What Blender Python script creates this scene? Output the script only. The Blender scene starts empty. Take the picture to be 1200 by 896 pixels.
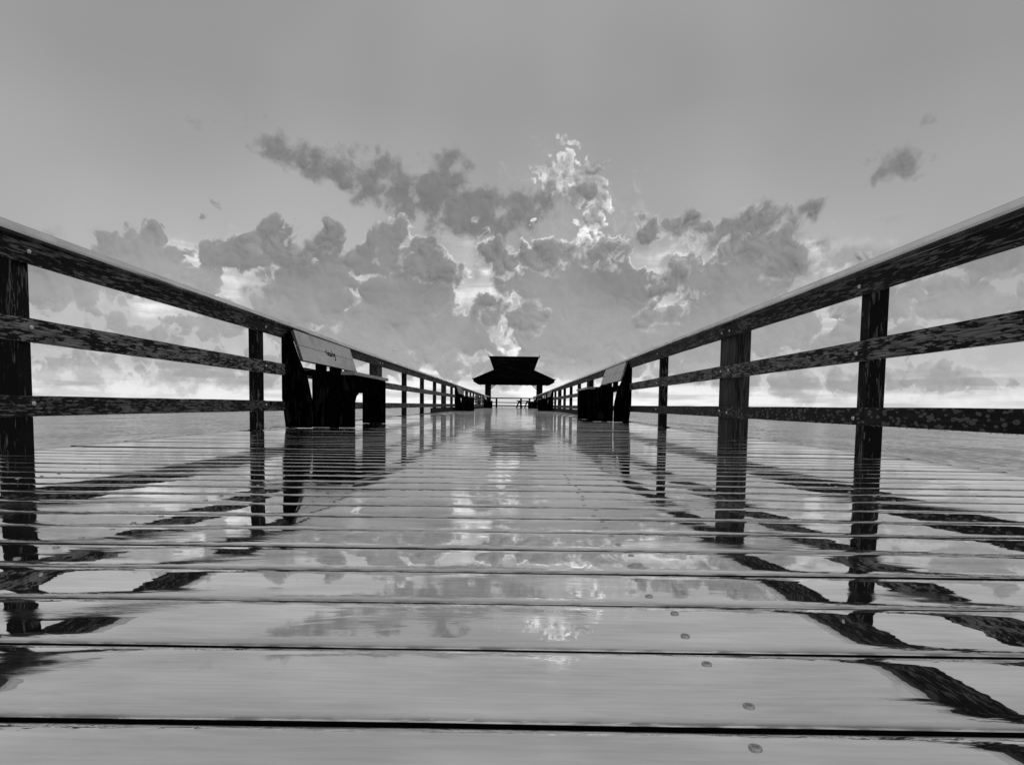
import bpy, bmesh, math, random
from mathutils import Vector, Matrix, Euler
random.seed(11)
S = bpy.context.scene
C = S.collection
R = math.radians

# ------------------------------------------------------------------ camera
F = 682.0                       # focal length in pixels of a 1200 px wide frame
H = 0.26                        # lens height above the deck
PITCH, ROLL, YAW = R(-3.4), R(0.75), R(0.05)
PP = (600.0, 515.0)
cam = bpy.data.cameras.new('camera'); co = bpy.data.objects.new('camera', cam); C.objects.link(co)
S.camera = co
cam.sensor_width = 36; cam.lens = F/1200*36; cam.clip_start = .02; cam.clip_end = 90000
cam.shift_y = (PP[1]-448)/1200
ROT = Matrix.Rotation(YAW, 3, 'Z') @ Matrix.Rotation(math.pi/2+PITCH, 3, 'X') @ Matrix.Rotation(ROLL, 3, 'Z')
co.matrix_world = Matrix.Translation((0, 0, H)) @ ROT.to_4x4()

def azel(px, py):               # sky direction (degrees) of a spot in the photograph
    d = ROT @ Vector(((px-PP[0])/F, -(py-PP[1])/F, -1))
    return math.degrees(math.atan2(d.x, d.y)), math.degrees(math.atan2(d.z, math.hypot(d.x, d.y)))

# ------------------------------------------------------------------ node helpers
def lin(v):
    return v/12.92 if v <= .04045 else ((v+.055)/1.055)**2.4
class NT:
    def __init__(s, tree): s.t = tree; s.n = tree.nodes; s.l = tree.links
    def new(s, typ, **kw):
        n = s.n.new(typ)
        for k, v in kw.items(): setattr(n, k, v)
        return n
    def put(s, inp, v):
        if hasattr(v, 'links') and hasattr(v, 'is_output'): s.l.new(v, inp)
        else: inp.default_value = v
    def math(s, op, *a, clamp=False):
        n = s.new('ShaderNodeMath', operation=op, use_clamp=clamp)
        for i, v in enumerate(a): s.put(n.inputs[i], v)
        return n.outputs[0]
    def vmath(s, op, *a):
        n = s.new('ShaderNodeVectorMath', operation=op)
        for i, v in enumerate(a):
            if op == 'SCALE' and i == 1: s.put(n.inputs[3], v)
            else: s.put(n.inputs[i], v)
        return n.outputs[1] if op in ('LENGTH', 'DOT_PRODUCT', 'DISTANCE') else n.outputs[0]
    def ramp(s, v, a, b, c=0., d=1., smooth=True):
        n = s.new('ShaderNodeMapRange', interpolation_type='SMOOTHSTEP' if smooth else 'LINEAR')
        for i, x in enumerate((v, a, b, c, d)): s.put(n.inputs[i], x)
        return n.outputs[0]
    def mixf(s, f, a, b):
        n = s.new('ShaderNodeMix', data_type='FLOAT')
        s.put(n.inputs[0], f); s.put(n.inputs[2], a); s.put(n.inputs[3], b)
        return n.outputs[0]
    def noise(s, vec, scale, detail=4, rough=.5, dist=0., typ='FBM', lac=2.):
        n = s.new('ShaderNodeTexNoise', noise_dimensions='3D')
        n.noise_type = typ
        s.put(n.inputs['Vector'], vec); n.inputs['Scale'].default_value = scale
        n.inputs['Detail'].default_value = detail; n.inputs['Roughness'].default_value = rough
        n.inputs['Distortion'].default_value = dist; n.inputs['Lacunarity'].default_value = lac
        return n.outputs[0]
    def voro(s, vec, scale, detail=0, rough=.5, feature='F1', smooth=.5, lac=2.):
        n = s.new('ShaderNodeTexVoronoi', voronoi_dimensions='3D', feature=feature)
        s.put(n.inputs['Vector'], vec); n.inputs['Scale'].default_value = scale
        n.inputs['Detail'].default_value = detail; n.inputs['Roughness'].default_value = rough
        n.inputs['Lacunarity'].default_value = lac
        if feature == 'SMOOTH_F1': n.inputs['Smoothness'].default_value = smooth
        return n.outputs['Distance']
    def scaled(s, vec, sc):
        n = s.new('ShaderNodeMapping'); s.put(n.inputs[0], vec); n.inputs['Scale'].default_value = sc
        return n.outputs[0]

# ------------------------------------------------------------------ sky
SUN_EL, SUN_AZ = R(70), R(150)
def build_world():
    w = bpy.data.worlds.new('World'); S.world = w; w.use_nodes = True
    w.cycles.sampling_method = 'NONE'
    t = NT(w.node_tree); t.n.clear()
    out = t.new('ShaderNodeOutputWorld'); bg = t.new('ShaderNodeBackground'); t.l.new(bg.outputs[0], out.inputs[0])
    sky = t.new('ShaderNodeTexSky', sky_type='NISHITA'); sky.sun_disc = False
    sky.sun_elevation = SUN_EL; sky.sun_rotation = SUN_AZ; sky.dust_density = 3
    bw = t.new('ShaderNodeRGBToBW'); t.l.new(sky.outputs[0], bw.inputs[0])
    nish = t.math('MULTIPLY', bw.outputs[0], .10)
    tc = t.new('ShaderNodeTexCoord'); D = tc.outputs['Generated']
    sep = t.new('ShaderNodeSeparateXYZ'); t.l.new(D, sep.inputs[0])
    az = t.math('MULTIPLY', t.math('ARCTAN2', sep.outputs[0], sep.outputs[1]), 57.29578)
    el = t.math('MULTIPLY', t.math('ARCSINE', t.math('MAXIMUM', t.math('MINIMUM', sep.outputs[2], 1.), -1.)), 57.29578)
    cb = t.new('ShaderNodeCombineXYZ'); t.put(cb.inputs[0], az); t.put(cb.inputs[1], el)
    P = cb.outputs[0]
    DD = t.vmath('SCALE', D, 57.29578)                     # direction, about one unit per degree
    def n2(vec, scale, det=0, rough=.5, color=False):
        n = t.new('ShaderNodeTexNoise', noise_dimensions='2D'); t.put(n.inputs['Vector'], vec)
        n.inputs['Scale'].default_value = scale; n.inputs['Detail'].default_value = det; n.inputs['Roughness'].default_value = rough
        return n.outputs[1 if color else 0]
    def nvec(scale, det, amp):
        c = t.vmath('SUBTRACT', n2(P, scale, det, .5, True), (.5, .5, .5))
        return t.vmath('MULTIPLY', c, (amp, amp, 0.))
    PW = t.vmath('ADD', P, nvec(.20, 2, 2.2))              # slow warp of the coordinates
    def billow(vec, octs):                                 # heaped, cauliflower-like bumps with sharp creases between them
        acc = None
        for sc, am in octs:
            q = t.math('MULTIPLY', t.math('ABSOLUTE', t.math('SUBTRACT', n2(vec, sc), .5)), am*2)
            acc = q if acc is None else t.math('ADD', acc, q)
        return acc
    PB = t.vmath('ADD', P, nvec(.6, 1, 1.0))
    OCT = ((.20, 1.), (.43, .66), (.95, .40), (2.1, .19), (4.4, .09))
    B1 = billow(PB, OCT)
    B2 = billow(t.vmath('ADD', PB, (.16, .30, 0.)), OCT[:4])
    N1 = n2(P, .45, 5, .6)
    NL = n2(P, .075, 2)
    relief = t.math('SUBTRACT', B1, B2)

    def blobs(lst, src=PW, k=.5):
        acc = None
        for b in lst:
            px, py, rx, ry = b[:4]; ang = b[4] if len(b) > 4 else 0
            a, e = azel(px, py); a2, _ = azel(px+1, py); _, e2 = azel(px, py-1)
            rx *= abs(a2-a); ry *= abs(e2-e)
            if ang == 0:
                L = t.vmath('LENGTH', t.vmath('MULTIPLY', t.vmath('SUBTRACT', src, (a, e, 0)), (1/rx, 1/ry, 0)))
            else:
                ca, sa = math.cos(R(ang)), math.sin(R(ang))
                u = t.math('ADD', t.vmath('DOT_PRODUCT', src, (ca/rx, sa/rx, 0)), -(a*ca+e*sa)/rx)
                v = t.math('ADD', t.vmath('DOT_PRODUCT', src, (-sa/ry, ca/ry, 0)), -(-a*sa+e*ca)/ry)
                L = t.math('SQRT', t.math('ADD', t.math('MULTIPLY', u, u), t.math('MULTIPLY', v, v)))
            d = t.math('MULTIPLY', t.math('SUBTRACT', L, 1.), min(rx, ry))
            acc = d if acc is None else t.math('SMOOTH_MIN', acc, d, k)
        return acc
    def rough_edge(d, av, an):
        return t.math('SUBTRACT', t.math('ADD', d, t.math('MULTIPLY', t.math('SUBTRACT', N1, .5), an)), t.math('MULTIPLY', t.math('SUBTRACT', B1, .42), av))

    # --- base sky: the daylight sky in grey, lifted toward the horizon by thin overcast
    grad = t.ramp(el, 2, 26, lin(.745), lin(.625), smooth=False)
    base = t.math('ADD', t.math('MULTIPLY', grad, .93), t.math('MULTIPLY', nish, .05))
    streak = n2(t.vmath('MULTIPLY', P, (.22, 2.0, 0.)), .35, 4, .55)
    base = t.math('MULTIPLY', base, t.ramp(t.noise(DD, .05, 2), .3, .7, .94, 1.07))
    # bright band low on the horizon, broken by level streaks of cloud
    hz = t.math('MULTIPLY', t.ramp(el, 3.8, .7, 0., 1.), t.ramp(streak, .62, .42, .3, 1.))
    hz = t.math('MULTIPLY', hz, t.ramp(t.math('ABSOLUTE', az), 6, 34, 1., .5))
    base = t.mixf(hz, base, lin(.96))
    # pockets of bright sky behind the cumulus
    glow = blobs([(565, 318, 48, 42), (690, 285, 26, 30), (245, 325, 50, 36), (950, 318, 62, 30), (985, 372, 45, 36), (770, 385, 40, 32),
                  (600, 400, 30, 34), (180, 352, 40, 28), (265, 395, 60, 16), (560, 440, 170, 10), (420, 345, 22, 24), (785, 325, 40, 30)], k=1.)
    gf = t.ramp(t.math('ADD', glow, t.math('MULTIPLY', t.math('SUBTRACT', N1, .5), 5.)), 1.6, -2.6, 0., 1.)
    base = t.mixf(gf, base, t.ramp(streak, .35, .62, lin(.97), lin(.74)))

    col = base
    def layer(col, d, dark, light, rim, rimw=.32, soft=.22, rel=.25, fade=None):
        a = t.ramp(d, soft, -soft)
        ins = t.ramp(d, -2.2, -.1, .35, 1.)
        shade = t.ramp(t.math('ADD', el, t.math('MULTIPLY', t.math('SUBTRACT', NL, .5), 14.)), 5., 15., light, dark)
        body = t.math('ADD', shade, t.math('MULTIPLY', t.math('MULTIPLY', relief, ins), rel*.24))
        body = t.math('ADD', body, t.math('MULTIPLY', t.math('SUBTRACT', N1, .5), .07))
        # deeper inside a cloud it turns even; its lit rim sits at the edge toward the light
        r = t.math('MULTIPLY', t.math('POWER', t.ramp(d, -rimw*3.0, .05, 0., 1.), 3.), t.ramp(relief, -.25, .12, .25, 1.))
        rn = t.ramp(N1, .36, .60, .15, 1.)
        body = t.mixf(t.math('MULTIPLY', t.math('MULTIPLY', r, rn), rim), body, 1.0)
        if fade is not None: a = t.math('MULTIPLY', a, fade)
        return t.mixf(a, col, body)
    # rims glow near the hidden sun, die away from it
    a0, e0 = azel(660, 310)
    sd = t.vmath('LENGTH', t.vmath('MULTIPLY', t.vmath('SUBTRACT', P, (a0, e0, 0)), (1/26., 1/15., 0)))
    near = t.ramp(sd, 1.2, .1, .06, .95)
    lower = t.ramp(t.math('ADD', el, t.math('MULTIPLY', t.math('SUBTRACT', streak, .5), 4.)), .4, 2.8, .1, 1.)

    # 1: pale veil clouds
    d = rough_edge(blobs([(650, 285, 95, 62), (646, 230, 30, 36), (555, 262, 70, 24), (330, 360, 60, 26), (880, 330, 110, 44), (220, 405, 110, 34), (1010, 420, 90, 34), (1090, 370, 70, 60), (40, 340, 110, 60)], k=1.2), 3.4, 4.5)
    col = layer(col, d, lin(.64), lin(.73), t.math('MULTIPLY', near, .15), soft=1.5, rel=.45)
    # 2: bright lit towers
    d = rough_edge(blobs([(667, 186, 15, 14), (645, 198, 20, 9, 20), (676, 212, 24, 20), (696, 234, 17, 10, -30), (692, 262, 14, 20), (698, 284, 12, 16), (1000, 345, 30, 24)]), 2.3, 1.8)
    col = layer(col, d, lin(.60), lin(.68), t.math('MULTIPLY', near, 1.), rimw=1.0, soft=.16, rel=1.3)
    # 3: high dark wisps
    d = rough_edge(blobs([(352, 188, 30, 9, -18), (392, 204, 36, 9, -24), (440, 205, 40, 15, -6), (462, 232, 44, 14, -28), (512, 218, 34, 17, -6), (530, 202, 18, 13), (550, 238, 46, 17), (540, 262, 40, 12), (592, 236, 34, 12),
                          (1052, 190, 17, 11)], k=.9), 2.0, 3.4)
    col = layer(col, d, lin(.53), lin(.59), t.math('MULTIPLY', near, .12), soft=.85, rel=.35)
    # 4: the main grey cumulus
    main = [(176, 284, 22, 18), (192, 304, 38, 22), (214, 326, 34, 18), (244, 322, 10, 22), (130, 318, 44, 30), (40, 330, 60, 30),
            (322, 274, 15, 18), (302, 298, 24, 14), (340, 300, 34, 22), (385, 298, 22, 20), (362, 332, 54, 28), (372, 360, 50, 24),
            (455, 284, 24, 18), (448, 306, 40, 26), (490, 318, 34, 34), (512, 345, 26, 30), (470, 352, 56, 40), (440, 402, 100, 28), (530, 385, 44, 24), (545, 402, 40, 24),
            (602, 300, 26, 10), (655, 300, 40, 14), (622, 330, 34, 22), (705, 300, 34, 22), (680, 340, 82, 42), (640, 378, 40, 28), (740, 350, 34, 30), (690, 400, 92, 34), (660, 432, 130, 16),
            (820, 322, 26, 22), (860, 320, 62, 28), (905, 318, 40, 22), (855, 362, 70, 34), (800, 378, 40, 26), (850, 405, 90, 24),
            (910, 385, 44, 20), (1002, 388, 30, 22), (985, 400, 34, 14), (1046, 402, 30, 12), (1030, 372, 10, 16), (1120, 350, 60, 30), (1160, 300, 50, 26), (1010, 448, 100, 7), (170, 395, 50, 12), (230, 378, 34, 9), (250, 420, 60, 9), (170, 440, 50, 5)]
    d = rough_edge(blobs(main, k=.3), 2.3, .7)
    col = layer(col, d, lin(.555), lin(.645), t.math('MULTIPLY', near, 1.), rimw=.30, soft=.2, rel=.42, fade=lower)
    # 5: darker fragments in front
    d = rough_edge(blobs([(576, 354, 17, 12), (597, 366, 18, 9, -10), (572, 368, 12, 12), (774, 344, 13, 12), (766, 358, 8, 8), (792, 356, 10, 8), (672, 222, 10, 15, 20), (700, 296, 20, 9),
                          (812, 268, 30, 11), (852, 270, 52, 15), (902, 276, 24, 16), (925, 300, 22, 16), (935, 290, 14, 12), (875, 288, 42, 16), (500, 312, 20, 10), (606, 298, 26, 9), (362, 286, 18, 6)], k=.3), 2.1, .9)
    col = layer(col, d, lin(.545), lin(.61), t.math('MULTIPLY', near, .6), rimw=.2, soft=.6, rel=.7)
    # 6: scattered cumulus round the rest of the sky
    gen = t.math('ADD', t.math('MULTIPLY', t.math('SUBTRACT', .50, t.noise(DD, .045, 4, .5)), 26.), t.ramp(t.math('ABSOLUTE', az), 45, 60, 15., 1., smooth=False))
    gen = t.math('ADD', gen, t.ramp(el, 30, 60, 0., 8., smooth=False))
    col = layer(col, rough_edge(gen, 2.5, 2.5), lin(.56), lin(.66), .2, soft=.3, rel=.4)
    # light veils torn across everything low down
    vf = t.math('MULTIPLY', t.math('MULTIPLY', t.ramp(streak, .60, .44, 0., 1.), t.ramp(N1, .45, .62, .2, 1.)), t.ramp(el, 4.5, 1.6, 0., .4))
    col = t.mixf(vf, col, lin(.92))
    # the whole dome is a touch stronger than middle grey: push the lights apart from the darks
    col = t.math('MAXIMUM', t.math('ADD', t.math('MULTIPLY', t.math('SUBTRACT', col, .34), 1.22), .34), .12)
    t.l.new(col, bg.inputs[0]); bg.inputs[1].default_value = 1.0
build_world()

sl = bpy.data.lights.new('sun', 'SUN'); so = bpy.data.objects.new('sun', sl); C.objects.link(so)
sl.energy = .5; sl.angle = R(90); sl.color = (1, 1, 1)
so.location = (0, 0, 30)
so.rotation_euler = Vector((math.sin(SUN_AZ)*math.cos(SUN_EL), math.cos(SUN_AZ)*math.cos(SUN_EL), math.sin(SUN_EL))).to_track_quat('Z', 'Y').to_euler()

# ------------------------------------------------------------------ materials
def mat(name):
    m = bpy.data.materials.new(name); m.use_nodes = True
    t = NT(m.node_tree); t.n.clear()
    out = t.new('ShaderNodeOutputMaterial')
    tc = t.new('ShaderNodeTexCoord')
    return m, t, out, tc.outputs['Object']
def grey(t, v):
    c = t.new('ShaderNodeCombineColor')
    for i in range(3): t.put(c.inputs[i], v)
    return c.outputs[0]
def principled(t, col, rough, spec=.5, normal=None, coat=0.):
    if spec <= .05:
        d = t.new('ShaderNodeBsdfDiffuse'); t.put(d.inputs[0], grey(t, col))
        if normal is not None: t.l.new(normal, d.inputs['Normal'])
        return d.outputs[0]
    p = t.new('ShaderNodeBsdfPrincipled')
    t.put(p.inputs['Base Color'], grey(t, col)); t.put(p.inputs['Roughness'], rough)
    p.inputs['Specular IOR Level'].default_value = spec
    p.inputs['Coat Weight'].default_value = coat; p.inputs['Coat Roughness'].default_value = .12
    if normal is not None: t.l.new(normal, p.inputs['Normal'])
    return p.outputs[0]
def bump(t, h, dist=1., strength=1.):
    b = t.new('ShaderNodeBump'); b.inputs['Strength'].default_value = strength; b.inputs['Distance'].default_value = dist
    t.l.new(h, b.inputs['Height'])
    return b.outputs[0]

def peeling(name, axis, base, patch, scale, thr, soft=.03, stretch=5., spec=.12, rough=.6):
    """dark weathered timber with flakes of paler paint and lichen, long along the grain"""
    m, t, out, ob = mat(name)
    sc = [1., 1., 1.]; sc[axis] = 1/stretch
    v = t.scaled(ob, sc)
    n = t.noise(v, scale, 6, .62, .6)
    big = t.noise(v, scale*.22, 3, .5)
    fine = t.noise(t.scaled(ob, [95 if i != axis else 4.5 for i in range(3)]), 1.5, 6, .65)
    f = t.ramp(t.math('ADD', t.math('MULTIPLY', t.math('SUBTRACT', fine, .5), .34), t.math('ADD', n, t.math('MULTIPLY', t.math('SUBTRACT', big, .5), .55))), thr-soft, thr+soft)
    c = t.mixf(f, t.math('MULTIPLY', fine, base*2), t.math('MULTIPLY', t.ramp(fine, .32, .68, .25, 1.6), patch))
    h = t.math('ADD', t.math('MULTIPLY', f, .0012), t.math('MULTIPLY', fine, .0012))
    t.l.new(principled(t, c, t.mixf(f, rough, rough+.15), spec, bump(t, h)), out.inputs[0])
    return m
def lichen(name, axis, base, patch, scale):
    """dark timber dotted with round pale blotches"""
    m, t, out, ob = mat(name)
    sc = [1., 1., 1.]; sc[axis] = .55
    v = t.vmath('ADD', t.scaled(ob, sc), t.vmath('SCALE', t.new('ShaderNodeTexNoise').outputs[1], 0.))
    n = t.noise(v, scale*1.2, 4, .6)
    vo = t.voro(v, scale)
    q = t.math('ADD', vo, t.math('MULTIPLY', t.math('SUBTRACT', n, .5), 1.1))
    ring = t.math('MULTIPLY', t.ramp(q, .42, .34), t.ramp(q, .05, .25, .55, 1.))
    f = t.math('MULTIPLY', ring, t.ramp(t.noise(v, scale*.3, 2), .36, .46))
    fine = t.noise(t.scaled(ob, [60 if i != axis else 4 for i in range(3)]), 1.4, 5, .6)
    c = t.mixf(f, t.math('MULTIPLY', t.ramp(fine, .35, .7, .3, 1.9), base), patch)
    h = t.math('ADD', t.math('MULTIPLY', f, .001), t.math('MULTIPLY', fine, .0012))
    t.l.new(principled(t, c, .55, .12, bump(t, h)), out.inputs[0])
    return m
M = {}
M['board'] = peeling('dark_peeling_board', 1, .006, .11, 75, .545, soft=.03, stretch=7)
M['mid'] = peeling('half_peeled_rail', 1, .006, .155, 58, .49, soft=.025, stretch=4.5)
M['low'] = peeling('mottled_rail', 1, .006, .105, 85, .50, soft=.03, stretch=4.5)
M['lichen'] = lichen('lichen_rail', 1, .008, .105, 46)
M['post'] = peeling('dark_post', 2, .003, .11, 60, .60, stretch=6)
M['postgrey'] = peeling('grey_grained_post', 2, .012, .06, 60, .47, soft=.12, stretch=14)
M['black'] = peeling('black_bench_timber', 2, .0015, .012, 25, .62, spec=.05)
M['roof'] = peeling('dark_roof_shingle', 0, .002, .012, 20, .58, spec=.05, rough=.8)

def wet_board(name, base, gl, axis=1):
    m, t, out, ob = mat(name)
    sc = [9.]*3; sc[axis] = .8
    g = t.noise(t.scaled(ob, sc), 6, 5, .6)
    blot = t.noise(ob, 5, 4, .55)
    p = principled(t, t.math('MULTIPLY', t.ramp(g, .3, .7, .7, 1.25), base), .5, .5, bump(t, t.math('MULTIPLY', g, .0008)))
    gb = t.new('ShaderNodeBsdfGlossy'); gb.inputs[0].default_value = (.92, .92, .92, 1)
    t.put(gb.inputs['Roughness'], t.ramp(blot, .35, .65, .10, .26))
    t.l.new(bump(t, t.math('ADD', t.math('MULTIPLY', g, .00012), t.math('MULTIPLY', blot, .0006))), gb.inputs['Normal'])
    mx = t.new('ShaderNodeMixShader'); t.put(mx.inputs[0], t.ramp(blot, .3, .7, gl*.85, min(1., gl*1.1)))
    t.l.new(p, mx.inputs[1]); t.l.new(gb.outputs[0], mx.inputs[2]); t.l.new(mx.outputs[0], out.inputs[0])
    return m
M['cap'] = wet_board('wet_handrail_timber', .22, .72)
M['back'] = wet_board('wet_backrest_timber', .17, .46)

def deck_mat():
    m, t, out, ob = mat('rain_flooded_planks')
    grain = t.noise(t.scaled(ob, (1.6, 26., 26.)), 7, 6, .62)
    stain = t.noise(t.scaled(ob, (1., 5., 1.)), 2.6, 5, .65)
    rip = t.noise(t.scaled(ob, (1.2, 3.5, 3.5)), 4.2, 3, .45)
    rip2 = t.noise(t.scaled(ob, (5., 16., 16.)), 5, 3, .5)
    pud = t.noise(t.scaled(ob, (1., 3.2, 1.)), 1.7, 4, .55, .4)
    sep = t.new('ShaderNodeSeparateXYZ'); t.l.new(ob, sep.inputs[0])
    dry = t.ramp(pud, .52, .64)                       # 1 = thin film, wood grain shows; 0 = deep puddle
    at = t.new('ShaderNodeAttribute'); at.attribute_name = 'edge'
    edge = at.outputs['Fac']
    dry = t.math('MAXIMUM', t.math('MULTIPLY', dry, .45), t.math('MULTIPLY', t.math('MULTIPLY', edge, edge), t.ramp(rip2, .42, .60, .1, .8)))
    h = t.math('ADD', t.math('MULTIPLY', rip, .00017), t.math('MULTIPLY', t.math('MULTIPLY', rip2, dry), .0005))
    h = t.math('ADD', h, t.math('MULTIPLY', t.math('MULTIPLY', grain, dry), .00035))
    at2 = t.new('ShaderNodeAttribute'); at2.attribute_name = 'rim'
    rim = t.math('MULTIPLY', at2.outputs['Fac'], t.ramp(rip2, .35, .6, 1., .55))
    nb = bump(t, h)
    col = t.math('MULTIPLY', t.ramp(grain, .3, .75, .5, 1.5), .045)
    p = principled(t, col, .45, .5, nb)
    gb = t.new('ShaderNodeBsdfGlossy')
    t.put(gb.inputs[0], grey(t, t.math('MULTIPLY', t.ramp(grain, .34, .62, .91, 1.), t.ramp(stain, .36, .60, .90, 1.08))))
    t.put(gb.inputs['Roughness'], t.mixf(dry, .010, .12)); t.l.new(nb, gb.inputs['Normal'])
    mx = t.new('ShaderNodeMixShader'); t.put(mx.inputs[0], t.mixf(rim, t.mixf(dry, .97, .88), .10))
    t.l.new(p, mx.inputs[1]); t.l.new(gb.outputs[0], mx.inputs[2]); t.l.new(mx.outputs[0], out.inputs[0])
    return m
M['deck'] = deck_mat()
def plain(name, v, rough=.6, metal=0., spec=.4):
    m, t, out, ob = mat(name)
    n = t.noise(ob, 90, 4, .6)
    p = t.new('ShaderNodeBsdfPrincipled'); t.put(p.inputs['Base Color'], grey(t, t.math('MULTIPLY', t.ramp(n, .3, .7, .7, 1.3), v)))
    p.inputs['Roughness'].default_value = rough; p.inputs['Metallic'].default_value = metal; p.inputs['Specular IOR Level'].default_value = spec
    t.l.new(p.outputs[0], out.inputs[0]); return m
M['under'] = plain('wet_dark_timber', .004, .7, 0., .08)
M['steel'] = plain('galvanised_steel', .55, .3, .9)
M['screw'] = plain('rusty_wet_screw', .38, .35, .6)
M['gull'] = plain('gull_feathers', .05, .8)
def water_mat():
    m, t, out, ob = mat('sea_water')
    w1 = t.noise(t.scaled(ob, (.9, .42, 1)), 1.5, 6, .68, .3)
    w2 = t.noise(t.scaled(ob, (.5, 1., 1)), .16, 3, .5)
    def nz(sc, k, det):
        n = t.new('ShaderNodeTexNoise'); t.put(n.inputs['Vector'], t.scaled(ob, sc)); n.inputs['Scale'].default_value = 1.
        n.inputs['Detail'].default_value = det; n.inputs['Roughness'].default_value = .65
        return t.vmath('MULTIPLY', t.vmath('SUBTRACT', n.outputs['Color'], (.5, .5, .5)), (k, k, 0))
    nb = t.vmath('NORMALIZE', t.vmath('ADD', t.vmath('ADD', nz((1.9, .8, 1), .55, 6), nz((.12, .06, 1), .32, 3)), (0, 0, 1)))
    gb = t.new('ShaderNodeBsdfGlossy'); gb.inputs[0].default_value = (.70, .70, .70, 1); gb.inputs['Roughness'].default_value = .10
    t.l.new(nb, gb.inputs['Normal'])
    d = t.new('ShaderNodeBsdfDiffuse'); d.inputs[0].default_value = (.16, .16, .16, 1)
    fr = t.new('ShaderNodeFresnel'); fr.inputs[0].default_value = 1.9; t.l.new(nb, fr.inputs['Normal'])
    mx = t.new('ShaderNodeMixShader'); t.put(mx.inputs[0], t.math('ADD', t.math('MULTIPLY', fr.outputs[0], .6), .35, clamp=True)); t.l.new(d.outputs[0], mx.inputs[1]); t.l.new(gb.outputs[0], mx.inputs[2])
    t.l.new(mx.outputs[0], out.inputs[0]); return m
M['sea'] = water_mat()
def drop_mat():
    m, t, out, ob = mat('rain_water')
    g = t.new('ShaderNodeBsdfGlass'); g.inputs['IOR'].default_value = 1.33; g.inputs['Roughness'].default_value = 0
    t.l.new(g.outputs[0], out.inputs[0]); return m
M['drop'] = drop_mat()

# ------------------------------------------------------------------ mesh helpers
def box(bm, x0, x1, y0, y1, z0, z1):
    v = [bm.verts.new(p) for p in ((x0, y0, z0), (x1, y0, z0), (x1, y1, z0), (x0, y1, z0), (x0, y0, z1), (x1, y0, z1), (x1, y1, z1), (x0, y1, z1))]
    for f in ((3, 2, 1, 0), (4, 5, 6, 7), (0, 1, 5, 4), (1, 2, 6, 5), (2, 3, 7, 6), (3, 0, 4, 7)): bm.faces.new([v[i] for i in f])
    return v
def obj(name, bm, m, parent=None, smooth=False, bevel=0., loc=None):
    if bevel: bmesh.ops.bevel(bm, geom=list(bm.edges), offset=bevel, segments=2, affect='EDGES', profile=.5)
    bmesh.ops.recalc_face_normals(bm, faces=bm.faces)
    me = bpy.data.meshes.new(name); bm.to_mesh(me); bm.free()
    me.materials.append(m)
    if smooth: me.polygons.foreach_set('use_smooth', [True]*len(me.polygons))
    o = bpy.data.objects.new(name, me); C.objects.link(o)
    if parent: o.parent = parent
    if loc: o.location = loc
    return o
def thing(name, label, cat, loc=(0, 0, 0), rz=0, group=None):
    o = bpy.data.objects.new(name, None); C.objects.link(o); o.empty_display_size = .3
    o.location = loc; o.rotation_euler = (0, 0, rz); o['label'] = label; o['category'] = cat
    if group: o['group'] = group
    return o
def long_board(bm, x0, x1, y0, y1, z0, z1, step=.22, jit=.0012, bev=.005):
    """a sawn board along Y: eased corners, slightly uneven edges"""
    prof = [(x0+bev, z0), (x1-bev, z0), (x1, z0+bev), (x1, z1-bev), (x1-bev, z1), (x0+bev, z1), (x0, z1-bev), (x0, z0+bev)]
    n = max(2, int((y1-y0)/step)); rows = []
    for i in range(n+1):
        y = y0+(y1-y0)*i/n
        rows.append([bm.verts.new((x+random.uniform(-jit, jit), y, z+random.uniform(-jit, jit))) for x, z in prof])
    for a, b in zip(rows, rows[1:]):
        for k in range(8): bm.faces.new((a[k], a[(k+1) % 8], b[(k+1) % 8], b[k]))
    bm.faces.new(rows[0][::-1]); bm.faces.new(rows[-1])

# ------------------------------------------------------------------ sea
bm = bmesh.new(); n = 96; Rr = 40000.
ring = [0, 30, 120, 600, 4000, Rr]; prev = [bm.verts.new((0, 0, 0))]*n
for r in ring[1:]:
    cur = [bm.verts.new((r*math.cos(2*math.pi*i/n), r*math.sin(2*math.pi*i/n), 0)) for i in range(n)]
    for i in range(n):
        j = (i+1) % n
        bm.faces.new((prev[0], cur[i], cur[j]) if r == ring[1] else (prev[i], cur[i], cur[j], prev[j]))
    prev = cur
o = obj('sea', bm, M['sea'], loc=(0, 0, -4.2)); o['kind'] = 'structure'

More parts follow.
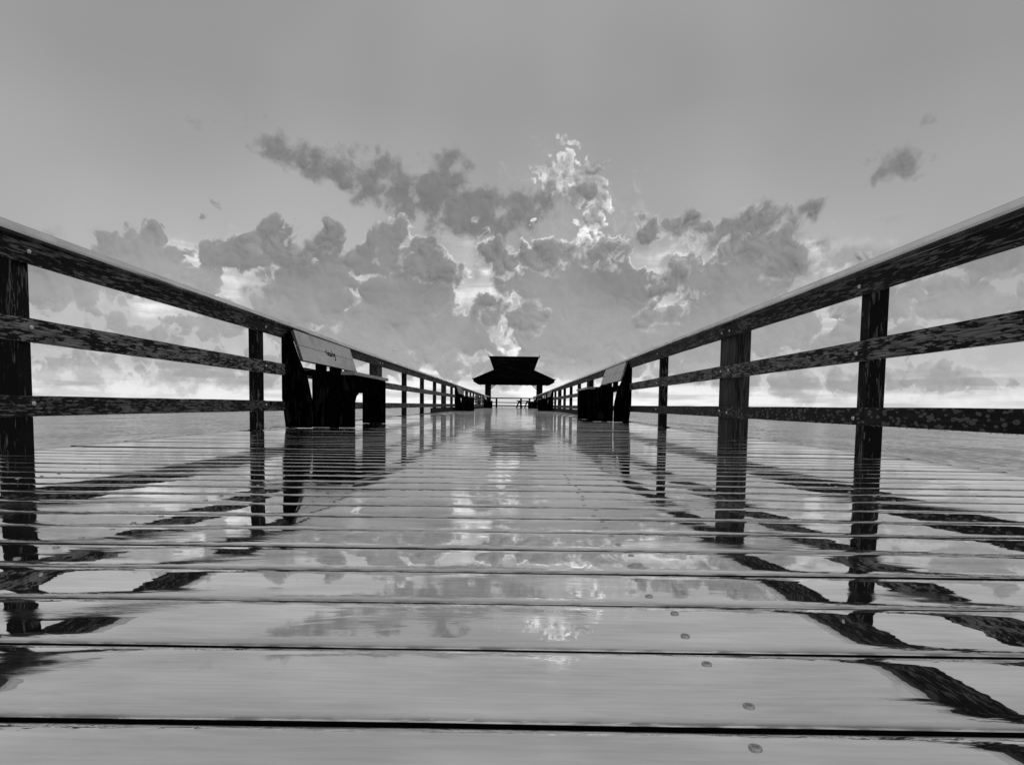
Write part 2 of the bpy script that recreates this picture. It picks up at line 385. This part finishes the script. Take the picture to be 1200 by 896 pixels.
# ------------------------------------------------------------------ deck
XL, XR = 2.30, 1.92            # inner faces of the two railings
EL, ER = 2.47, 2.13            # deck edges
PITCHW = .1455
def build_deck():
    bm = bmesh.new(); lay = bm.verts.layers.float.new('edge'); lay2 = bm.verts.layers.float.new('rim')
    y = .755-PITCHW*18
    rnd = random.Random(5)
    k = 0
    while y < 55.6:
        w = PITCHW-rnd.choice((.0045, .006, .007, .009, .0115))
        if .5 < y < 3.2: pass
        near = y < 5
        seg = 44 if near else (16 if y < 14 else 5)
        prof = [0, .015, .04, .08, .18, .34, .5, .66, .82, .92, .96, .985, 1] if near else [0, .05, .1, .25, .5, .75, .9, .95, 1]
        tilt = rnd.gauss(0, .0006 if y < 2.2 else .0016); cup = rnd.uniform(.0, .00028); sag = rnd.uniform(-.0004, .0004)
        e0, e1 = -EL+rnd.uniform(-.012, .012), ER+rnd.uniform(-.012, .012)
        ph = rnd.uniform(0, 6); ph2 = rnd.uniform(0, 6); sk = rnd.gauss(0, .0006)
        rows = []
        for i in range(seg+1):
            x = e0+(e1-e0)*i/seg; r = []
            lw = .0003*math.sin(x*2.3+ph)+.0001*math.sin(x*5.1+ph2)
            edgew = (.0011*math.sin(x*1.7+ph2)+.0006*math.sin(x*6.3+ph)+.0004*math.sin(x*17+ph2)) if near else 0
            tw = tilt+.0006*math.sin(x*1.9+ph2)
            for u in prof:
                round_ = -.0020*max(0., (abs(u-.5)-.42)/.08)**2
                z = tw*(u-.5)*w+cup*(1-4*(u-.5)**2)+lw+round_+sk*x
                v = bm.verts.new((x, y+u*w+edgew, z)); v[lay] = max(0., min(1., (abs(u-.5)-.33)/.16)); v[lay2] = max(0., min(1., (abs(u-.5)-.45)/.04)); r.append(v)
            lo0 = bm.verts.new((x, y+edgew, -.036)); lo1 = bm.verts.new((x, y+w+edgew, -.036))
            rows.append((r, lo0, lo1))
        for (a, a0, a1), (b, b0, b1) in zip(rows, rows[1:]):
            for q in range(len(prof)-1):
                f = bm.faces.new((a[q], b[q], b[q+1], a[q+1])); f.smooth = True
            for f in (bm.faces.new((a0, b0, b[0], a[0])), bm.faces.new((a[-1], b[-1], b1, a1)), bm.faces.new((a1, b1, b0, a0))): f.material_index = 1
        for (a, a0, a1), flip in ((rows[0], 0), (rows[-1], 1)):
            L = [a0]+a+[a1]; f = bm.faces.new(L if flip else L[::-1]); f.material_index = 1
        y += PITCHW; k += 1
    me = bpy.data.meshes.new('pier_deck'); bm.to_mesh(me); bm.free()
    me.materials.append(M['deck']); me.materials.append(M['under'])
    o = bpy.data.objects.new('pier_deck', me); C.objects.link(o); o['kind'] = 'structure'
    # beams that carry the planks
    for x in (-2.36, -1.6, -.8, .2, 1.1, 2.02):
        b = bmesh.new(); box(b, x-.06, x+.06, -2, 55.6, -.30, -.040); obj('beam', b, M['under'], o)
    # screw heads
    sm = bmesh.new()
    for rr, z in ((.0065, 0), (.0065, .0012), (.0045, .0026)): pass
    pts = []
    for rr, z in ((.0052, -.002), (.0052, -.0003), (.0048, .0002), (.0024, .0002), (.0019, -.0008)):
        pts.append([sm.verts.new((rr*math.cos(a*math.pi/8), rr*math.sin(a*math.pi/8), z)) for a in range(16)])
    for a, b in zip(pts, pts[1:]):
        for i in range(16): sm.faces.new((a[i], a[(i+1) % 16], b[(i+1) % 16], b[i]))
    sm.faces.new(pts[-1])
    s0 = None; yy = .755-PITCHW*3; cnt = 0
    while yy < 2.2:
        for x in (.2, -.8, 1.1, -1.6):
            if x != .2 and rnd.random() < .35: continue
            for dy in (.035, .108):
                p = (x+rnd.uniform(-.012, .012), yy+dy+rnd.uniform(-.006, .006), .0011)
                if s0 is None: s0 = obj('screw_head', sm, M['screw'], o, loc=p)
                else:
                    c = s0.copy(); C.objects.link(c); c.parent = o; c.location = p; c.rotation_euler = (rnd.uniform(-.08, .08), rnd.uniform(-.08, .08), 0)
                cnt += 1
        yy += PITCHW
    print('screws', cnt)
build_deck()

# ------------------------------------------------------------------ railings
def bolt_mesh():
    b = bmesh.new(); pts = []
    for rr, h in ((.012, 0), (.012, .002), (.010, .006), (.005, .009)):
        pts.append([b.verts.new((h, rr*math.cos(a*math.pi/6), rr*math.sin(a*math.pi/6))) for a in range(12)])
    for a, c in zip(pts, pts[1:]):
        for i in range(12): b.faces.new((a[i], a[(i+1) % 12], c[(i+1) % 12], c[i]))
    b.faces.new(pts[-1]); bmesh.ops.recalc_face_normals(b, faces=b.faces)
    me = bpy.data.meshes.new('bolt'); b.to_mesh(me); b.free(); me.materials.append(M['steel'])
    return me
BOLT = bolt_mesh()
def railing(side, X, posts, doubles, label, joints, Yend):
    """side -1 left, +1 right; X = distance of the boards' inner faces from the lens"""
    root = thing('pier_railing', label, 'railing', (side*X, 0, 0))
    rnd = random.Random(3+side)
    def sx(a, b): return (a, b) if side > 0 else (-b, -a)
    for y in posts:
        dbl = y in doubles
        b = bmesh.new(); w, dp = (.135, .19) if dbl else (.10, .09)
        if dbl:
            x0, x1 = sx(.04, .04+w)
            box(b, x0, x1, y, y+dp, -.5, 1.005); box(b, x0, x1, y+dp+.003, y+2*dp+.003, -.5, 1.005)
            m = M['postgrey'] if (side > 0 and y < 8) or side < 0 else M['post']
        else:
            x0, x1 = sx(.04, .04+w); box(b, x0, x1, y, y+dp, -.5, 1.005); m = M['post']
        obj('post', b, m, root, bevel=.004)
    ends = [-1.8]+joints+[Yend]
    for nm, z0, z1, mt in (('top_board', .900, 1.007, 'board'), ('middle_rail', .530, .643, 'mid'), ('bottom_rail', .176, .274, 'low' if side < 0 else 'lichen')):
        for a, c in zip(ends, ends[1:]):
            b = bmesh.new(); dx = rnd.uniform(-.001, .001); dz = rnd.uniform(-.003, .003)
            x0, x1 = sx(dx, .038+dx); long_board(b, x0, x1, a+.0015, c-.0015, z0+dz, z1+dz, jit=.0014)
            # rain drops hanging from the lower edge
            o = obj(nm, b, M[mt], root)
            if a < 9:
                dm = bmesh.new()
                for _ in range(int(min(c, 9)-a)*16):
                    yy = rnd.uniform(max(a, .8), min(c, 9)); r = rnd.uniform(.0014, .0030); xx = rnd.uniform(.004, .02)*side
                    bmesh.ops.create_icosphere(dm, subdivisions=2, radius=r, matrix=Matrix.Translation((xx, yy, z0+dz-r*.6)) @ Matrix.Diagonal((1, 1, 1.3, 1)))
                d = obj('water_drops', dm, M['drop'], o, smooth=True); d['kind'] = 'stuff'
            zc = (z0+z1)/2
            for y in posts:
                if not (a <= y+.02 < c) or y > 16: continue
                for k, dy in enumerate((.05, .24) if y in doubles else (.045,)):
                    q = bpy.data.objects.new('bolt', BOLT); C.objects.link(q); q.parent = o
                    q.location = (-side*.0+dx*1, y+dy, zc+rnd.uniform(-.015, .015)); q.rotation_euler = (0, 0, math.pi if side > 0 else 0)
    b = bmesh.new(); x0, x1 = sx(.004, .036); long_board(b, x0, x1, 16.5, Yend, .004, .150, step=2); obj('toe_board', b, M['under'], root)
    for a, c in zip(ends, ends[1:]):
        b = bmesh.new(); x0, x1 = sx(-.062, .19)
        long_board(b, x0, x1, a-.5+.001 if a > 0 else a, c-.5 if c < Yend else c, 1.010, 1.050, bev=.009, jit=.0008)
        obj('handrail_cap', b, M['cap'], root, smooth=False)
    return root
Lp = [.04, 2.75, 5.39, 7.75, 10.04, 12.75, 15.25, 17.7, 20.04, 22.6, 25.1, 27.6, 30.04, 32.6, 35.1, 37.6, 40.04, 42.6, 45.1, 47.6, 50.04, 52.6, 55.1]
Ld = {.04, 10.04, 20.04, 30.04, 40.04, 50.04}
Rp = [-1.3, .7, 3.24, 5.18, 7.78, 10.3, 12.75, 15.2, 17.7, 20.2, 22.7, 25.2, 27.7, 30.2, 32.7, 35.2, 37.7, 40.2, 42.7, 45.2, 47.7, 50.2, 52.7, 55.0]
Rd = {5.18, 15.2, 25.2, 35.2, 45.2, 55.0}
railing(-1, XL, Lp, Ld, 'dark timber railing with peeling paint running along the left edge of the wet pier', [5.43, 10.23, 20.2, 30.2, 40.2, 50.2], 55.5)
railing(1, XR, Rp, Rd, 'dark timber railing with round lichen blotches running along the right edge of the wet pier', [3.20, 5.37, 15.4, 25.4, 35.4, 45.4], 55.5)

# ------------------------------------------------------------------ benches
def bench(side, y, L=2.0, back_dy=(.05, 2.05)):
    """bench against a railing: local x grows toward the middle of the pier"""
    s = -side
    root = thing('pier_bench', '', 'bench', (side*(XL if side < 0 else XR), y, 0))
    def X(a, b): return (a, b) if s > 0 else (-b, -a)
    for y0 in (0., L-.1):                                     # end panels of stacked planks
        b = bmesh.new()
        for k in range(3):
            a0 = .225+k*.142
            if y0 and k < 1: continue
            x0, x1 = X(a0, a0+.139); box(b, x0, x1, y0, y0+.09, .004, .545)
        obj('end_panel', b, M['black'], root, bevel=.004)
    b = bmesh.new()                                           # slanted upright at each end of the backrest
    for y0 in (back_dy[0]-.10, back_dy[1]+.02):
        b = bmesh.new()
        pr = [(-.035, .95), (.03, .95), (.115, .70), (.20, .50), (.24, .30), (.24, .004), (.0, .004), (-.035, .3)]
        if y0 > 1: pr = [(p, max(q, .62)) for p, q in pr[:4]]+[(-.035, .62)]
        va = [b.verts.new((s*px, y0, pz)) for px, pz in pr]; vb = [b.verts.new((s*px, y0+.09, pz)) for px, pz in pr]
        b.faces.new(va); b.faces.new(vb[::-1])
        for i in range(len(pr)): b.faces.new((va[i], va[(i+1) % len(pr)], vb[(i+1) % len(pr)], vb[i]))
        obj('upright', b, M['black'], root)
    seat = None
    for k in range(4):
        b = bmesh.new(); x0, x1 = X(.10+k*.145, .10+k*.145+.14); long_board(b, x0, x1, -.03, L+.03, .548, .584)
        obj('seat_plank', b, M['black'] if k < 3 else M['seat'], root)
    b = bmesh.new(); x0, x1 = X(.60, .635)
    # apron with curved corners under the seat front
    z1 = .546; pts = [(.092, .10), (.13, .26), (.19, .33), (.30, .37), (L-.30, .37), (L-.19, .33), (L-.13, .26), (L-.102, .10), (L-.102, z1), (.092, z1)]
    va = [b.verts.new((x0, py, pz)) for py, pz in pts]; vb = [b.verts.new((x1, py, pz)) for py, pz in pts]
    b.faces.new(va); b.faces.new(vb[::-1])
    for i in range(len(pts)): b.faces.new((va[i], va[(i+1) % len(pts)], vb[(i+1) % len(pts)], vb[i]))
    obj('apron', b, M['black'], root)
    # two wide backrest boards, leaning back to the handrail
    top, bot = Vector((.052, 0, 1.000)), Vector((.150, 0, .690))
    for k in range(2):
        u0, u1 = (0, .49) if k == 0 else (.505, 1)
        a, c = top.lerp(bot, u0), top.lerp(bot, u1)
        nrm = Vector((.31, 0, .098)).normalized()*.034
        b = bmesh.new(); vs = []
        for yy in (back_dy[0], back_dy[1]):
            vs.append([b.verts.new((s*p.x, yy, p.z)) for p in (a, c, c-nrm, a-nrm)])
        b.faces.new(vs[0]); b.faces.new(vs[1][::-1])
        for i in range(4): b.faces.new((vs[0][i], vs[1][i], vs[1][(i+1) % 4], vs[0][(i+1) % 4]))
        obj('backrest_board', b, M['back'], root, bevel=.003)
    # brackets below the backrest
    for q in (.32, .62):
        yy = back_dy[0]+(back_dy[1]-back_dy[0])*q
        b = bmesh.new(); x0, x1 = X(.05, .11); box(b, x0, x1, yy, yy+.22, .586, .72); obj('bracket', b, M['black'], root)
    return root
M['seat'] = wet_board('wet_seat_timber', .01, .22)
def copy_tree(o, parent=None):
    c = o.copy(); C.objects.link(c); c.parent = parent
    for ch in [x for x in bpy.data.objects if x.parent == o]: copy_tree(ch, c)
    return c
BG = 'benches built against the pier railings'
b1 = bench(-1, 6.02, 1.56, (-.03, 2.02)); b2 = bench(1, 9.85, 1.6, (-.12, 2.0))
b1['label'] = 'nearest left bench, pale sloping backrest with a dark scribble, black end panels'; b1['group'] = BG
b2['label'] = 'black boxy bench with tilted grey backrest against the right railing, nearest one on that side'; b2['group'] = BG
for src, y, lab in ((b1, 23.4, 'small dark bench silhouette midway along the left railing'), (b1, 45.5, 'far left bench just before the pavilion, beside its left pillar'),
                    (b2, 28.4, 'black bench halfway to the pavilion against the right railing'), (b2, 47.5, 'far right bench just before the pavilion, beside its right pillar')):
    c = copy_tree(src); c.location.y = y; c['label'] = lab; c['group'] = BG
# pen scribble on the near left backrest
def scribble():
    top, bot = Vector((.052, 0, 1.000)), Vector((.150, 0, .690))
    nrm = Vector((.31, 0, .098)).normalized()*.002
    strokes = [[(-.12, .40), (-.16, .47), (-.13, .56), (-.07, .58), (-.05, .50), (-.10, .48)],
               [(-.02, .46), (-.05, .53), (-.02, .60), (.03, .57), (.02, .47), (.05, .60)],
               [(.05, .47), (.07, .60), (.10, .50)], [(.13, .36), (.14, .60)], [(.17, .47), (.20, .56), (.24, .45)], [(.24, .45), (.22, .68), (.17, .72)]]
    b = bmesh.new()
    for st in strokes:
        for (a0, u0), (a1, u1) in zip(st, st[1:]):
            p, q = top.lerp(bot, u0)+nrm, top.lerp(bot, u1)+nrm
            p.y, q.y = .98+a0*.85, .98+a1*.85
            d = (q-p).normalized(); w = d.cross(nrm.normalized())*.0075
            vs = [b.verts.new(v) for v in (p-w-d*.005, p+w-d*.005, q+w+d*.005, q-w+d*.005)]
            b.faces.new(vs)
    return obj('pen_scribble', b, M['under'], b1)
scribble()

# ------------------------------------------------------------------ pavilion
def roof_faces(bm, lo, hi, th):
    """four sloping faces between two rectangles (x0,x1,y0,y1,z), with thickness"""
    def rect(r, dz=0): x0, x1, y0, y1, z = r; return [bm.verts.new(p) for p in ((x0, y0, z+dz), (x1, y0, z+dz), (x1, y1, z+dz), (x0, y1, z+dz))]
    a, b, c, d = rect(lo), rect(hi), rect(lo, -th), rect(hi, -th)
    for i in range(4):
        j = (i+1) % 4
        bm.faces.new((a[i], a[j], b[j], b[i])); bm.faces.new((c[i], d[i], d[j], c[j])); bm.faces.new((a[i], c[i], c[j], a[j]))
        bm.faces.new((b[i], b[j], d[j], d[i]))
pv = thing('pier_pavilion', 'dark open pavilion with flared two tier shingle roof at the far end of the pier', 'pavilion', (.06, 60.5, 0))
HX, HY = 4.0, 4.4
NC = 18                                                        # shingle courses, each lapping the one below
def courses(name, lo, hi, n, parent):
    b = bmesh.new()
    for k in range(n):
        t0, t1 = k/n, (k+1)/n
        a = [lo[i]+(hi[i]-lo[i])*t0 for i in range(5)]; c = [lo[i]+(hi[i]-lo[i])*t1 for i in range(5)]
        a[4] += .03; c[4] += .005
        roof_faces(b, a, c, .05)
    return obj(name, b, M['roof'], parent)
lr = courses('lower_roof', (-HX, HX, -HY, HY, 2.72), (-1.95, 1.95, -1.9, 1.9, 3.80), NC, pv)
ur = courses('upper_roof', (-2.0, 2.0, -1.7, 1.7, 3.70), (-2.55, 2.55, -.06, .06, 5.16), NC, pv)
b = bmesh.new(); long = box(b, -2.62, 2.62, -.09, .09, 5.16, 5.27); obj('ridge_cap', b, M['roof'], ur)
def finial(x, y, z, dx, parent, s=1.):
    b = bmesh.new(); prev = None
    for k in range(5):
        t0 = k/4; w = .05*s*(1-t0*.8); cx = x+dx*(.12*t0-.10*t0*t0)*s; cz = z+.30*s*t0
        cur = [b.verts.new((cx+ox*w, y+oy*w, cz)) for ox, oy in ((-1, -1), (1, -1), (1, 1), (-1, 1))]
        if prev:
            for i in range(4): b.faces.new((prev[i], prev[(i+1) % 4], cur[(i+1) % 4], cur[i]))
        prev = cur
    b.faces.new(prev); obj('roof_finial', b, M['roof'], parent)
for sx in (-1, 1):
    finial(sx*2.58, 0, 5.16, sx, ur)
    for sy in (-1, 1): finial(sx*(HX-.06), sy*(HY-.06), 2.72, sx, lr, .7)
b = bmesh.new()
for (x0, x1, y0, y1) in ((-HX+.1, HX-.1, -HY+.1, -HY+.15), (-HX+.1, HX-.1, HY-.15, HY-.1), (-HX+.1, -HX+.15, -HY+.152, HY-.152), (HX-.15, HX-.1, -HY+.152, HY-.152)):
    box(b, x0, x1, y0, y1, 2.47, 2.70)
obj('fascia', b, M['roof'], lr)
for sy in (-1, 1):
    for k in range(11):
        x = -HX+.35+k*(2*HX-.7)/10
        b = bmesh.new(); y0 = -HY+.153 if sy < 0 else HY-.35; box(b, x-.035, x+.035, y0, y0+.2, 2.40, 2.60); obj('rafter_tail', b, M['under'], lr)
b = bmesh.new(); box(b, -3.0, 3.0, -3.45, -3.25, 2.49, 2.64); box(b, -3.0, 3.0, 3.25, 3.45, 2.49, 2.64); obj('tie_beam', b, M['roof'], pv)
for y in (-3.35, 0., 3.35):
    for sx in (-1, 1):
        w = .19 if y < -3 else .14; x = sx*2.62
        b = bmesh.new(); box(b, x-w, x+w, y-.15, y+.15, -.6, 2.49); p = obj('pillar', b, M['under'], pv, bevel=.01)
        b = bmesh.new()                                        # diagonal brace
        for t0 in (0,):
            v = [b.verts.new(q) for q in ((x-sx*w, y-.05, 1.98), (x-sx*w, y-.05, 2.10), (x-sx*(w+.46), y-.05, 2.488), (x-sx*(w+.58), y-.05, 2.488),
                                          (x-sx*w, y+.05, 1.98), (x-sx*w, y+.05, 2.10), (x-sx*(w+.46), y+.05, 2.488), (x-sx*(w+.58), y+.05, 2.488))]
            for f in ((0, 1, 2, 3), (7, 6, 5, 4), (0, 3, 7, 4), (1, 5, 6, 2), (0, 4, 5, 1), (3, 2, 6, 7)): b.faces.new([v[i] for i in f])
        obj('brace', b, M['under'], pv)
# platform under it
bm = bmesh.new(); y = 55.62
while y < 70:
    box(bm, -4.1, 4.1, y, y+.139, -.04, 0); y += PITCHW
o = obj('platform_deck', bm, M['deck']); o['kind'] = 'structure'
b = bmesh.new()
for x in (-3.9, -2, 0, 2, 3.9): box(b, x-.1, x+.1, 55.62, 70, -.35, -.044)
obj('beam', b, M['under'], o)
# railing round the far end
er = thing('pier_railing', 'low dark railing across the far end of the pier, seen beneath the pavilion roof', 'railing', (0, 69.7, 0))
b = bmesh.new(); box(b, -4.0, 4.0, -.10, .16, 1.01, 1.14); obj('handrail_cap', b, M['under'], er)
for nm, z0, z1 in (('middle_rail', .50, .60), ('bottom_rail', .14, .26)):
    b = bmesh.new(); box(b, -4.0, 4.0, 0, .04, z0, z1); obj(nm, b, M['under'], er)
for k in range(5):
    x = -3.95+k*7.9/4+(.0 if k != 2 else .95); b = bmesh.new(); box(b, x-.11, x+.11, .042, .15, -.3, 1.008); obj('post', b, M['under'], er)
for sx in (-1, 1):
    sr = thing('pier_railing', 'short dark railing on the %s side of the pavilion platform' % ('left' if sx < 0 else 'right'), 'railing', (sx*4.0, 0, 0))
    for nm, z0, z1 in (('handrail_cap', 1.01, 1.08), ('middle_rail', .52, .60), ('bottom_rail', .16, .24)):
        b = bmesh.new(); box(b, -.04, .04, 56.0, 69.5, z0, z1); obj(nm, b, M['under'], sr)
    for y in (56.0, 59.3, 62.6, 65.9, 69.2):
        b = bmesh.new(); box(b, -.05, .05, y, y+.1, -.3, 1.008); obj('post', b, M['under'], sr)
# picnic table under the roof, right of centre
tb = thing('picnic_table', 'low dark table silhouette under the pavilion, right of the centre line', 'table', (1.15, 64.5, 0))
b = bmesh.new(); box(b, -.75, .75, -.4, .4, .68, .78); obj('tabletop', b, M['under'], tb)
for sx in (-1, 1):
    for a in (-1, 1):
        b = bmesh.new(); v = []
        for yy in (-.04, .04):
            v.append([b.verts.new(q) for q in ((sx*.45+a*.05-.08, yy, .678), (sx*.45+a*.05+.08, yy, .678), (sx*.45+a*.28+.08, yy, 0.002), (sx*.45+a*.28-.08, yy, 0.002))])
        b.faces.new(v[0]); b.faces.new(v[1][::-1])
        for i in range(4): b.faces.new((v[0][i], v[1][i], v[1][(i+1) % 4], v[0][(i+1) % 4]))
        obj('leg', b, M['under'], tb)
pb = thing('pavilion_bench', 'dark backless bench under the pavilion beside its right pillar', 'bench', (2.05, 61.5, 0))
b = bmesh.new(); box(b, -.55, .55, -.2, .2, .56, .62); obj('seat', b, M['under'], pb)
for sx in (-1, 1): b = bmesh.new(); box(b, sx*.42-.05, sx*.42+.05, -.18, .18, .002, .558); obj('leg', b, M['under'], pb)

# ------------------------------------------------------------------ gull
def gull(px, py, Y):
    a, e = azel(px, py); x = Y*math.tan(R(a)); z = H+math.hypot(x, Y)*math.tan(R(e))
    g = thing('gull', 'tiny gull flying above the left railing', 'bird', (x, Y, z), R(35))
    b = bmesh.new(); rows = []
    for k, (yy, r) in enumerate(((-.22, .01), (-.16, .04), (-.05, .06), (.06, .055), (.13, .03), (.17, .033), (.20, .022), (.25, .004))):
        rows.append([b.verts.new((r*math.cos(i*math.pi/4), yy, r*.9*math.sin(i*math.pi/4)+(.02 if k > 3 else 0))) for i in range(8)])
    for p, q in zip(rows, rows[1:]):
        for i in range(8): b.faces.new((p[i], p[(i+1) % 8], q[(i+1) % 8], q[i]))
    # wings and tail grow from the same body
    for s in (-1, 1):
        pts = [[(s*.04, .08, .02), (s*.04, -.08, .02)], [(s*.25, .12, .13), (s*.25, -.05, .12)], [(s*.45, .05, .10), (s*.43, -.06, .09)], [(s*.66, -.06, .02), (s*.65, -.10, .02)]]
        vv = [[b.verts.new(p) for p in r] for r in pts]
        for p, q in zip(vv, vv[1:]): b.faces.new((p[0], p[1], q[1], q[0]))
    t = [b.verts.new(p) for p in ((-.02, -.18, 0), (.02, -.18, 0), (.07, -.33, 0), (-.07, -.33, 0))]; b.faces.new(t)
    obj('body', b, M['gull'], g, smooth=True)
gull(461, 411, 140)

# ------------------------------------------------------------------ render
S.view_settings.view_transform = 'Standard'; S.view_settings.look = 'None'; S.view_settings.exposure = 0; S.view_settings.gamma = 1
S.render.engine = 'CYCLES'
S.render.resolution_x = 1024; S.render.resolution_y = 764
